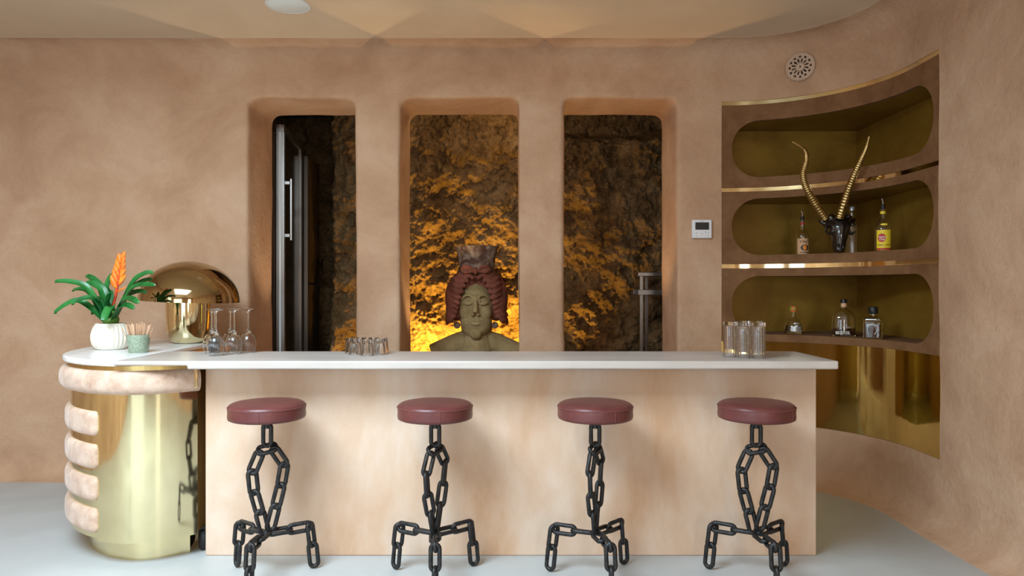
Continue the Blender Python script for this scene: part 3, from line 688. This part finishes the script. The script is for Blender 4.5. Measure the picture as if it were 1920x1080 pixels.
def bottles():
    # tan label vodka
    r = empty('liquor_bottle', (*P(1504.5, 0, 5.30).xy, SZ2)); tag(r, 'clear spirit bottle with tan label and pourer, left of the horned skull', 'bottle')
    R = 0.0435
    MB().lathe(shell([(R, 0.0), (R, 0.135), (0.042, 0.150), (0.034, 0.165), (0.020, 0.178), (0.0145, 0.195), (0.0140, 0.245), (0.016, 0.247), (0.016, 0.258)]), 36).build('glass_body', 'glass', r)
    patch('paper_label', R, 0.004, 0.120, 0.112, 'lab_tan', r)
    lettering('Tito\u2019s', 0.034, 'lab_black', r, wrap(R, 0.098, 0, 0.001), 0.0004)
    patch('badge', R, 0.030, 0.076, 0.060, 'lab_black', r, e=0.0008, ell=0.022)
    patch('badge_center', R, 0.030, 0.076, 0.030, 'lab_org', r, e=0.0013, ell=0.018)
    lettering('Handmade', 0.015, 'lab_black', r, wrap(R, 0.019, 0, 0.001), 0.0004)
    MB().lathe([(0.0148, 0.225), (0.0168, 0.225), (0.0168, 0.237), (0.0148, 0.237)], 20).build('neck_band', 'lab_red', r)
    pourer(r, 0.268)
    # yellow label rum
    r = empty('liquor_bottle', (*P(1655.5, 0, 4.80).xy, SZ2), R_(-4)); tag(r, 'clear rum bottle with bright yellow label and pourer, right of the horned skull', 'bottle')
    R = 0.050
    MB().lathe(shell([(R, 0.0), (R, 0.150), (0.047, 0.170), (0.036, 0.192), (0.023, 0.210), (0.0155, 0.228), (0.0150, 0.270), (0.0172, 0.272), (0.0172, 0.284)]), 36).build('glass_body', 'glass', r)
    patch('paper_label', R, 0.008, 0.142, 0.100, 'lab_yel', r, a0=-0.25)
    patch('badge', R, 0.062, 0.118, 0.050, 'lab_red', r, a0=-0.55, e=0.0008, ell=0.028)
    lettering('Havana', 0.017, 'lab_white', r, wrap(R, 0.096, -0.50, 0.0013), 0.0003)
    lettering('Club', 0.019, 'lab_white', r, wrap(R, 0.080, -0.52, 0.0013), 0.0003)
    lettering('A\u00d1EJO 3 A\u00d1OS', 0.012, 'lab_black', r, wrap(R, 0.042, -0.25, 0.0010), 0.0002)
    patch('lower_band', R, 0.010, 0.022, 0.098, 'lab_red', r, a0=-0.25, e=0.0008)
    patch('upper_label', 0.0475, 0.171, 0.186, 0.045, 'lab_yel', r, a0=-0.25, e=0.001, ell=0.007)
    MB().lathe([(0.0158, 0.252), (0.0178, 0.252), (0.0178, 0.268), (0.0158, 0.268)], 20).build('neck_band', 'lab_yel', r)
    pourer(r, 0.296)
    # plain clear bottle half hidden by the skull
    r = empty('liquor_bottle', (*P(1597.5, 0, 5.21).xy, SZ2)); tag(r, 'plain tall clear bottle half hidden behind the horned skull', 'bottle')
    MB().lathe(shell([(0.039, 0.0), (0.039, 0.185), (0.036, 0.215), (0.020, 0.245), (0.0145, 0.262), (0.0145, 0.31), (0.0165, 0.312), (0.0165, 0.322)]), 32).build('glass_body', 'glass', r)
    MB().lathe([(0, 0.318), (0.0172, 0.318), (0.0172, 0.342), (0.0150, 0.346), (0, 0.346)], 20).build('cap', 'silverp', r)
    # squat bottle with round green stopper
    r = empty('liquor_bottle', (*P(1487.5, 0, 5.33).xy, SZ3)); tag(r, 'squat clear bottle with a round green and orange stopper on the bottom shelf', 'bottle')
    MB().lathe(shell([(0.060, 0.0), (0.063, 0.012), (0.062, 0.045), (0.055, 0.075), (0.040, 0.100), (0.022, 0.115), (0.0160, 0.126), (0.0160, 0.148), (0.0185, 0.150), (0.0185, 0.158)]), 36).build('glass_body', 'glass', r)
    MB().lathe([(0, 0.009), (0.058, 0.009), (0.0585, 0.045), (0.054, 0.062), (0, 0.062)], 32).build('liquid', 'water', r)
    patch('silver_label', 0.0635, 0.020, 0.056, 0.075, 'silverp', r, e=0.001)
    patch('silver_badge', 0.0565, 0.072, 0.084, 0.040, 'silverp', r, e=0.004, ell=0.006)
    MB().lathe([(0, 0.150), (0.013, 0.152), (0.019, 0.160), (0.0255, 0.172), (0.027, 0.184), (0.0245, 0.196), (0.016, 0.205), (0, 0.208)], 24).build('stopper', 'lime', r)
    # round shouldered whiskey bottle
    r = empty('liquor_bottle', (*P(1582, 0, 5.06).xy, SZ3), R_(-12)); tag(r, 'round shouldered whiskey bottle with dark liquid and white label, middle of the bottom shelf', 'bottle')
    g = MB().lathe(shell([(0.078, 0.0), (0.079, 0.02), (0.078, 0.110), (0.074, 0.135), (0.062, 0.160), (0.040, 0.180), (0.022, 0.190), (0.0165, 0.197), (0.0165, 0.225), (0.019, 0.227), (0.019, 0.236)]), 40)
    for v in g.v: v.y *= 0.6+0.4*(1-min(1, math.hypot(v.x, v.y)/0.02 if False else v.z > 0.19))
    for v in g.v: v.y *= 0.62 if v.z < 0.19 else 1
    g.build('glass_body', 'glass', r)
    lq = MB().lathe([(0, 0.010), (0.0735, 0.010), (0.0745, 0.056), (0, 0.056)], 36)
    for v in lq.v: v.y *= 0.59
    lq.build('liquid', 'whisky', r)
    for x0, x1 in ((-0.062, -0.040), (-0.036, 0.026)):
        MB().add([(x, -0.0375*1.0-0.012*(1-(x/0.078)**2), z) for x in (x0, x1) for z in (0.016, 0.036)], [(0, 2, 3, 1)]).build('paper_label', 'lab_white', r)
    lettering('WOODFORD', 0.0105, 'lab_black', r, lambda u, v: Vector((u-0.005, -0.0505, 0.026+v)), 0.0002)
    lettering('W', 0.013, 'lab_black', r, lambda u, v: Vector((u-0.051, -0.0475, 0.026+v)), 0.0002)
    MB().lathe([(0.0170, 0.205), (0.0190, 0.205), (0.0190, 0.232), (0.0170, 0.232)], 20).build('neck_band', 'lab_tan', r)
    MB().lathe([(0, 0.232), (0.0215, 0.232), (0.0215, 0.256), (0.019, 0.260), (0, 0.260)], 24).build('stopper', 'blackp', r)
    # square tequila bottle
    r = empty('liquor_bottle', (*P(1637, 0, 4.83).xy, SZ3), R_(-34)); tag(r, 'square dark-capped bottle with a horseshoe emblem, right end of the bottom shelf', 'bottle')
    sq = lambda a, z: (abs(math.cos(a))**8+abs(math.sin(a))**8)**(-1/8) if z < 0.150 else 1
    MB().lathe(shell([(0.054, 0.0), (0.056, 0.008), (0.056, 0.120), (0.053, 0.132), (0.040, 0.140), (0.024, 0.146), (0.019, 0.152), (0.019, 0.17)]), 64, sq).build('glass_body', 'glass', r)
    MB().lathe([(0, 0.009), (0.050, 0.009), (0.0515, 0.098), (0, 0.098)], 64, sq).build('liquid', 'whisky', r)
    MB().lathe([(0, 0.164), (0.028, 0.164), (0.031, 0.170), (0.031, 0.205), (0.027, 0.212), (0, 0.212)], 24).build('stopper', 'blackp', r)
    hs = [(0.026*math.sin(t), -0.0578, 0.058+0.034*math.cos(t)) for t in [-2.5+5.0*i/20 for i in range(21)]]
    MB().tube(hs, 0.0035, 6, sq=0.5).build('horseshoe_emblem', 'silverp', r)
    arcw = lambda u, v: Vector(((0.040+v)*math.sin(u/0.040), -0.0575, 0.056+(0.042+v)*math.cos(u/0.040)))
    lettering('HERRADURA', 0.0125, 'silverp', r, arcw, 0.0002)
    MB().box(0.0566, 0.0574, -0.022, 0.030, 0.010, 0.050).build('side_label', 'lab_tan', r, smooth=False)
    MB().box(0.0566, 0.0572, -0.020, 0.030, 0.056, 0.104).build('amber_window', 'amberl', r, smooth=False)
bottles()

# ------------------------------------------------------------------ remeshed solids: skull and bust
def ellip(mb, c, r, n=18, rot=None):
    vs = []; fs = []; m = n//2+1
    for j in range(m+1):
        t = PI*j/m
        for i in range(n):
            a = 2*PI*i/n; v = Vector((r[0]*math.sin(t)*math.cos(a), r[1]*math.sin(t)*math.sin(a), r[2]*math.cos(t)))
            if rot: v = Matrix.Rotation(rot[1], 3, rot[0]) @ v
            vs.append(v+Vector(c))
    for j in range(m):
        for i in range(n): fs.append((j*n+i, j*n+(i+1) % n, (j+1)*n+(i+1) % n, (j+1)*n+i))
    return mb.add(vs, fs)
def fuse(mb, name, m, parent, vox, it, cut=None, post=None):
    o = mb.build('tmp', m, smooth=False)
    md = o.modifiers.new('r', 'REMESH'); md.mode = 'VOXEL'; md.voxel_size = vox
    c = None
    if cut:
        c = cut.build('tmpc', m, smooth=False)
        b = o.modifiers.new('b', 'BOOLEAN'); b.operation = 'DIFFERENCE'; b.object = c; b.solver = 'EXACT'
        md = o.modifiers.new('r2', 'REMESH'); md.mode = 'VOXEL'; md.voxel_size = vox
    md = o.modifiers.new('s', 'SMOOTH'); md.factor = 0.5; md.iterations = it
    me = evalmesh(o); bpy.data.objects.remove(o)
    if c: bpy.data.objects.remove(c)
    me.name = name
    if post:
        for v in me.vertices: v.co = post(v.co.copy())
    for f in me.polygons: f.use_smooth = True
    me.materials.clear()
    return obj(name, me, m, parent)
def skull():
    base = P(1573, 0, 4.985); root = empty('horned_skull', (base.x, base.y, SZ2)); root.rotation_euler = (0, 0, R_(-10))
    tag(root, 'black antelope skull with tall ridged gold horns on the middle shelf', 'sculpture')
    mb = MB()
    ellip(mb, (0, 0.015, 0.205), (0.082, 0.075, 0.058))
    ellip(mb, (0, -0.03, 0.17), (0.070, 0.060, 0.070))
    mb.tube([(0, -0.03, 0.17), (-0.004, -0.045, 0.11), (-0.008, -0.05, 0.055), (-0.010, -0.048, 0.006)], [0.062, 0.050, 0.036, 0.026], 14)
    mb.tube([(0, -0.005, 0.16), (0, 0.0, 0.05), (0, 0.0, 0.003)], [0.06, 0.045, 0.03], 14)
    for s in (-1, 1):
        mb.tube([(s*0.040, 0.0, 0.215), (s*0.066, -0.01, 0.262)], [0.032, 0.024], 12)
        mb.tube([(s*0.072+0.034*math.cos(a)*0.5, -0.035+0.022*math.cos(a)*-1, 0.165+0.034*math.sin(a)) for a in [2*PI*i/16 for i in range(16)]], 0.011, 8, closed=True)
        mb.tube([(s*0.078, 0.03, 0.20), (s*0.112, 0.04, 0.232), (s*0.125, 0.045, 0.225)], [0.02, 0.016, 0.006], 8)
    cut = MB()
    for s in (-1, 1):
        ellip(cut, (s*0.080, -0.042, 0.165), (0.030, 0.026, 0.024)); ellip(cut, (s*0.014-0.01, -0.082, 0.035), (0.008, 0.014, 0.022))
    fuse(mb, 'skull', 'black', root, 0.005, 3, cut)
    inv = (Matrix.Translation(root.location) @ Matrix.Rotation(R_(-10), 4, 'Z')).inverted()
    def horn(px, ys):
        pts = catmull([inv @ P(x, y, yy) for (x, y), yy in zip(px, ys)], 30); n = len(pts); rr = []
        for i in range(n):
            u = i/(n-1); rr.append((0.0255*(1-u)**0.55+0.003)*(1+0.055*(1 if (i % 4) < 2 else -1)*(u < 0.86)))
        MB().tube(pts, rr, 12).build('horn', 'gold', root, ang=80)
    horn([(1546, 409), (1527, 380), (1511, 350), (1506, 326), (1512, 300), (1508, 281), (1486, 266)], [4.94, 4.90, 4.86, 4.83, 4.80, 4.78, 4.76])
    horn([(1574, 408), (1586, 370), (1599, 335), (1612, 305), (1624, 278), (1630, 255)], [4.93, 4.87, 4.80, 4.74, 4.70, 4.66])
skull()
def bust():
    X0, Y0 = (893-960)*6.35/F, 6.35
    root = empty('goddess_bust', (X0, Y0, 0)); tag(root, 'ancient style stone bust with red wavy hair and tall crown, lit from behind', 'bust')
    mb = MB()
    ellip(mb, (0, 0.02, 1.255), (0.168, 0.185, 0.225), 28)
    ellip(mb, (0, -0.035, 1.10), (0.140, 0.135, 0.15), 24); ellip(mb, (0, -0.125, 0.998), (0.055, 0.045, 0.045), 16)
    for s in (-1, 1):
        ellip(mb, (s*0.075, -0.085, 1.185), (0.065, 0.07, 0.085), 16)
        mb.tube(catmull([(s*0.022, -0.172, 1.285), (s*0.04, -0.176, 1.322), (s*0.085, -0.158, 1.325), (s*0.125, -0.115, 1.290)], 4), [0.013]*13, 8)
        ellip(mb, (s*0.066, -0.143, 1.268), (0.038, 0.028, 0.019), 14)
        mb.tube([(s*0.026, -0.165, 1.262), (s*0.046, -0.176, 1.285), (s*0.07, -0.172, 1.290), (s*0.108, -0.140, 1.270)], 0.0085, 8)
        mb.tube([(s*0.026, -0.165, 1.260), (s*0.050, -0.174, 1.248), (s*0.078, -0.165, 1.248), (s*0.108, -0.140, 1.264)], 0.0072, 8)
        ellip(mb, (s*0.024, -0.192, 1.158), (0.018, 0.020, 0.015), 10)
        mb.tube([(0, 0.04, 0.95), (s*0.18, 0.05, 0.90), (s*0.37, 0.06, 0.80)], [0.11, 0.10, 0.11], 14)
    mb.tube([(0, -0.165, 1.33), (0, -0.185, 1.27), (0, -0.207, 1.20), (0, -0.212, 1.172)], [0.019, 0.020, 0.024, 0.025], 10)
    mb.tube([(-0.064, -0.150, 1.096), (-0.030, -0.170, 1.108), (-0.008, -0.176, 1.112), (0.008, -0.176, 1.112), (0.030, -0.170, 1.108), (0.064, -0.150, 1.096)], [0.006, 0.011, 0.011, 0.011, 0.011, 0.006], 8)
    mb.tube([(-0.056, -0.152, 1.086), (-0.024, -0.168, 1.078), (0.024, -0.168, 1.078), (0.056, -0.152, 1.086)], [0.006, 0.013, 0.013, 0.006], 8)
    mb.tube([(0, 0.02, 1.12), (0, 0.03, 0.98), (0, 0.04, 0.86)], [0.135, 0.132, 0.165], 20)
    ellip(mb, (0, 0.06, 0.70), (0.43, 0.17, 0.19), 24); mb.tube([(0, 0.06, 0.75), (0, 0.06, 0.48)], [0.27, 0.22], 20, sq=0.6)
    tilt = Matrix.Rotation(R_(-4), 3, 'X')
    def post(v):
        k = min(max((v.z-0.93)/0.12, 0), 1); p = Vector((v.x, v.y, v.z-0.95)); q = tilt @ p; q.z += 0.95
        return v.lerp(q, k)
    fuse(mb, 'figure', 'stone', root, 0.0052, 2, None, post)
    h = MB()
    for s in (-1, 1):
        ellip(h, (s*0.175, 0.05, 1.31), (0.105, 0.125, 0.205), 20); ellip(h, (s*0.08, 0.05, 1.45), (0.15, 0.13, 0.11), 20)
        for k in range(9):
            u = k/8; a0 = Vector((s*(0.014+0.162*u**0.62), -0.150+0.085*u, 1.478-0.335*u**1.1))
            out = []
            for i in range(9):
                t = i/8
                x = a0.x+s*(0.135-0.03*abs(u-0.4))*math.sin(t*PI/2)*(1.20-0.42*u); y = a0.y+0.02*math.sin(t*6+k)*0.5+0.20*(1-math.cos(t*PI/2)); z = a0.z+(0.075*(1-u)-0.010)*math.sin(t*PI/2)-0.045*t*t+0.014*math.sin(t*10+k*0.8)
                out.append((x, y, z))
            h.tube(out, [0.016+0.010*math.sin(PI*i/8) for i in range(9)], 8)
    ellip(h, (0, 0.03, 1.50), (0.16, 0.13, 0.06), 16)
    fuse(h, 'hair', 'hair', root, 0.0068, 2)
    cr = MB().lathe([(0, 1.52), (0.155, 1.52), (0.157, 1.60), (0.164, 1.67), (0.180, 1.725), (0.202, 1.765), (0.192, 1.768), (0.16, 1.73), (0, 1.72)], 40, rib=lambda a, z: 1+0.008*math.sin(5*a+17*z)).build('crown', 'crown', root, (0.005, 0.03, 0))
    b = MB()
    for s in (-1, 1):
        b.tube([(s*0.015, -0.155, 1.545), (s*0.05, -0.168, 1.585), (s*0.10, -0.150, 1.590), (s*0.125, -0.125, 1.560), (s*0.09, -0.150, 1.535)], 0.015, 8, closed=True)
        ellip(b, (s*0.07, -0.135, 1.56), (0.045, 0.02, 0.022), 12)
    ellip(b, (0, -0.162, 1.55), (0.020, 0.024, 0.035), 12)
    fuse(b, 'hair_bow', 'hair', root, 0.006, 2)
    for s in (-1, 1):
        MB().lathe([(0, -0.012), (0.022, -0.012), (0.030, 0), (0.022, 0.012), (0, 0.016)], 20).build('earring', 'crown', root, (s*0.165, -0.06, 1.075), (PI/2, 0, 0))
    pd = MB().lathe([(0, 0), (0.30, 0), (0.30, 0.05), (0.25, 0.08), (0.25, 0.40), (0.28, 0.42), (0.28, 0.46), (0, 0.46)], 36).build('statue_pedestal', 'crown', None, (X0, Y0+0.06, 0))
    tag(pd, 'round stone pedestal under the bust, hidden behind the bar', 'pedestal')
bust()

# ------------------------------------------------------------------ appliances and rack in the rock chamber
def fridge():
    A = Vector((-1.898, 6.00)); Bv = Vector((-1.995, 6.84)); d = (Bv-A).normalized(); n = Vector((d.y, -d.x)); L_ = (Bv-A).length
    ang = math.atan2(d.y, d.x)
    root = empty('wine_fridge', (A.x, A.y, 0), ang); tag(root, 'tall steel framed fridge with glass door and bar handle inside the left opening', 'fridge')
    # local: x along the door front (away from camera), -y = out of the door face
    MB().box(0.0, L_, 0.075, 0.55, 0.0, 2.70).build('body', 'darkpanel', root, smooth=False, bevel=0.004)
    dr = MB(); z0, z1, f = 0.10, 2.76, 0.055
    dr.box(0, f, 0, 0.066, z0, z1).box(L_-f, L_, 0, 0.066, z0, z1).box(f, L_-f, 0, 0.066, z1-f, z1).box(f, L_-f, 0, 0.066, z0, z0+f)
    door = dr.build('door_frame', 'steel', root, smooth=False)
    MB().box(f, L_-f, 0.012, 0.05, z0+f, z1-f).build('door_glass', 'darkglass', door, smooth=False)
    MB().box(-0.004, 0.0, 0.026, 0.040, z0, z1).build('door_seal', 'speaker', door, smooth=False)
    MB().box(0.045, 0.065, -0.055, -0.037, 1.80, 2.32).build('handle', 'steel', door, smooth=False, bevel=0.003)
    for z in (1.84, 2.28): MB().box(0.02, 0.07, -0.040, 0.004, z-0.014, z+0.014).build('handle_bracket', 'steel', door, smooth=False, bevel=0.002)
    MB().box(-0.006, 0.03, 0.0, 0.05, 2.70, 2.755).build('hinge', 'steel', door, smooth=False, bevel=0.002)
    r2 = empty('tall_cabinet', (-1.957, 6.89, 0), R_(90)); tag(r2, 'dark tall cabinet with two stacked doors behind the steel framed fridge', 'cabinet')
    MB().box(0, 0.42, 0.03, 0.5, 0, 2.66).build('body', 'darkpanel', r2, smooth=False)
    MB().box(0.003, 0.42, 0, 0.028, 0.08, 1.435).build('door', 'darkpanel', r2, smooth=False, bevel=0.003)
    MB().box(0.003, 0.42, 0, 0.028, 1.450, 2.65).build('door', 'darkpanel', r2, smooth=False, bevel=0.003)
    MB().box(-0.012, 0.002, -0.006, 0.03, 0.05, 2.66).build('steel_edge', 'steel', r2, smooth=False)
fridge()
def rack():
    root = empty('steel_rack', (0, 0, 0)); tag(root, 'slim steel rack standing at the right edge of the right opening', 'rack')
    for x, y in ((1.112, 6.2), (1.196, 6.42), (1.62, 6.2), (1.62, 6.42)):
        MB().box(x-0.013, x+0.013, y-0.013, y+0.013, 0, 1.50).build('post', 'steel', root, smooth=False)
    MB().box(1.085, 1.64, 6.18, 6.44, 1.50, 1.535).build('top_rail', 'steel', root, smooth=False, bevel=0.004)
    MB().box(1.085, 1.64, 6.172, 6.19, 1.340, 1.385).build('rail', 'steel', root, smooth=False, bevel=0.003)
    MB().box(1.085, 1.64, 6.43, 6.448, 1.340, 1.385).build('rail', 'steel', root, smooth=False, bevel=0.003)
    MB().box(1.09, 1.64, 6.18, 6.44, 0.30, 0.33).build('shelf', 'steel', root, smooth=False)
rack()

# ------------------------------------------------------------------ thermostat, wall vent, ceiling speaker
def thermostat():
    c = P(1315.5, 429.5, 5.29); root = empty('thermostat', (c.x, 5.292, c.z)); tag(root, 'white wall thermostat with dark screen beside the cabinet', 'thermostat')
    MB().box(-0.072, 0.072, -0.018, 0.012, -0.068, 0.068).build('housing', 'white', root, bevel=0.006, seg=3)
    MB().box(-0.050, 0.050, -0.0195, -0.016, -0.006, 0.048).build('screen', 'screen', root, smooth=False)
    for x, z in ((-0.042, -0.030), (-0.042, -0.052), (0.0, -0.036), (0.026, -0.022), (0.044, -0.030), (0.044, -0.052)):
        MB().lathe([(0, -0.001), (0.0035, -0.001), (0.0035, 0.001), (0, 0.001)], 12).build('button_mark', 'ink', root, (x, -0.0185, z), (PI/2, 0, 0))
    MB().box(-0.012, 0.012, -0.0190, -0.0180, 0.0555, 0.0585).build('brand_mark', 'ink', root, smooth=False)
thermostat()
def vent():
    q = Vector((2.064, 5.14)); n = (Vector(AC)-q).normalized(); z = P(1502, 127, 5.14).z
    root = empty('wall_vent', (q.x+n.x*0.012, q.y+n.y*0.012, z)); root.rotation_euler = (0, 0, math.atan2(n.y, n.x)+PI/2)
    tag(root, 'round terracotta vent with a twelve-petal rosette above the cabinet', 'vent')
    R = 0.098; rng = 12
    outer = [(R*math.cos(2*PI*i/64), R*math.sin(2*PI*i/64)) for i in range(64)]
    holes = [[(0.007*math.cos(2*PI*i/12), 0.007*math.sin(2*PI*i/12)) for i in range(12)]]
    for k in range(12):
        a = 2*PI*(k+0.5)/12; ca, sa = math.cos(a), math.sin(a); pet = []
        for i in range(12):
            t = 2*PI*i/12; r_ = 0.043+0.018*math.cos(t); w_ = 0.0062*math.sin(t)*(1.0+0.35*math.cos(t)); pet.append((r_*ca-w_*sa, r_*sa+w_*ca))
        holes.append(pet)
        a = 2*PI*k/12; tri = []
        for rr, da in ((0.060, 0), (0.0765, 0.17), (0.079, 0), (0.0765, -0.17)): tri.append((rr*math.cos(a+da), rr*math.sin(a+da)))
        holes.append(tri)
    pts = [Vector(p) for p in outer]; ed = [(i, (i+1) % 64) for i in range(64)]
    for h in holes:
        k = len(pts); pts += [Vector(p) for p in h]; ed += [(k+i, k+(i+1) % len(h)) for i in range(len(h))]
    vo, eo, fo, *_ = delaunay_2d_cdt(pts, ed, [], 0, 1e-7)
    def inside(p, poly):
        c = False
        for i in range(len(poly)):
            a, b = poly[i], poly[i-1]
            if (a[1] > p[1]) != (b[1] > p[1]) and p[0] < (b[0]-a[0])*(p[1]-a[1])/(b[1]-a[1])+a[0]: c = not c
        return c
    keep = []
    for f in fo:
        c = (sum(vo[i].x for i in f)/3, sum(vo[i].y for i in f)/3)
        if not any(inside(c, h) for h in holes): keep.append(f)
    nV = len(vo); vs = [(v.x, -0.020, v.y) for v in vo]+[(v.x, 0.0, v.y) for v in vo]; fs = [tuple(f) for f in keep]+[tuple(i+nV for i in f)[::-1] for f in keep]; cnt = {}
    for f in keep:
        for a, b in ((f[0], f[1]), (f[1], f[2]), (f[2], f[0])): cnt[(min(a, b), max(a, b))] = cnt.get((min(a, b), max(a, b)), 0)+1
    fs += [(a, b, b+nV, a+nV) for (a, b), c in cnt.items() if c == 1]
    obj('rosette', mesh('rosette', vs, fs, True, 30), 'terracotta', root)
    MB().lathe([(0, 0), (R-0.004, 0), (R-0.004, 0.004), (0, 0.004)], 48).build('vent_dark_disc', 'dark', root, (0, 0.004, 0), (PI/2, 0, 0))  # black disc paints in the darkness behind the vent holes
    MB().tube([(R*math.cos(a)*0.97, -0.019, R*math.sin(a)*0.97) for a in [2*PI*i/64 for i in range(64)]], 0.0055, 8, closed=True).build('rim', 'terracotta', root, ang=80)
vent()
def speaker():
    root = empty('ceiling_speaker', (-1.414, 4.545, CZ+0.004)); tag(root, 'round pale grille of a speaker set into the ceiling', 'speaker')
    MB().lathe([(0, -0.008), (0.125, -0.008), (0.128, -0.006), (0.128, 0), (0, 0)], 64).build('grille', 'speaker', root)
    MB().lathe([(0.127, -0.009), (0.136, -0.009), (0.139, -0.006), (0.139, 0.004), (0.127, 0.004), (0.127, -0.009)], 64).build('rim', 'white', root)
speaker()
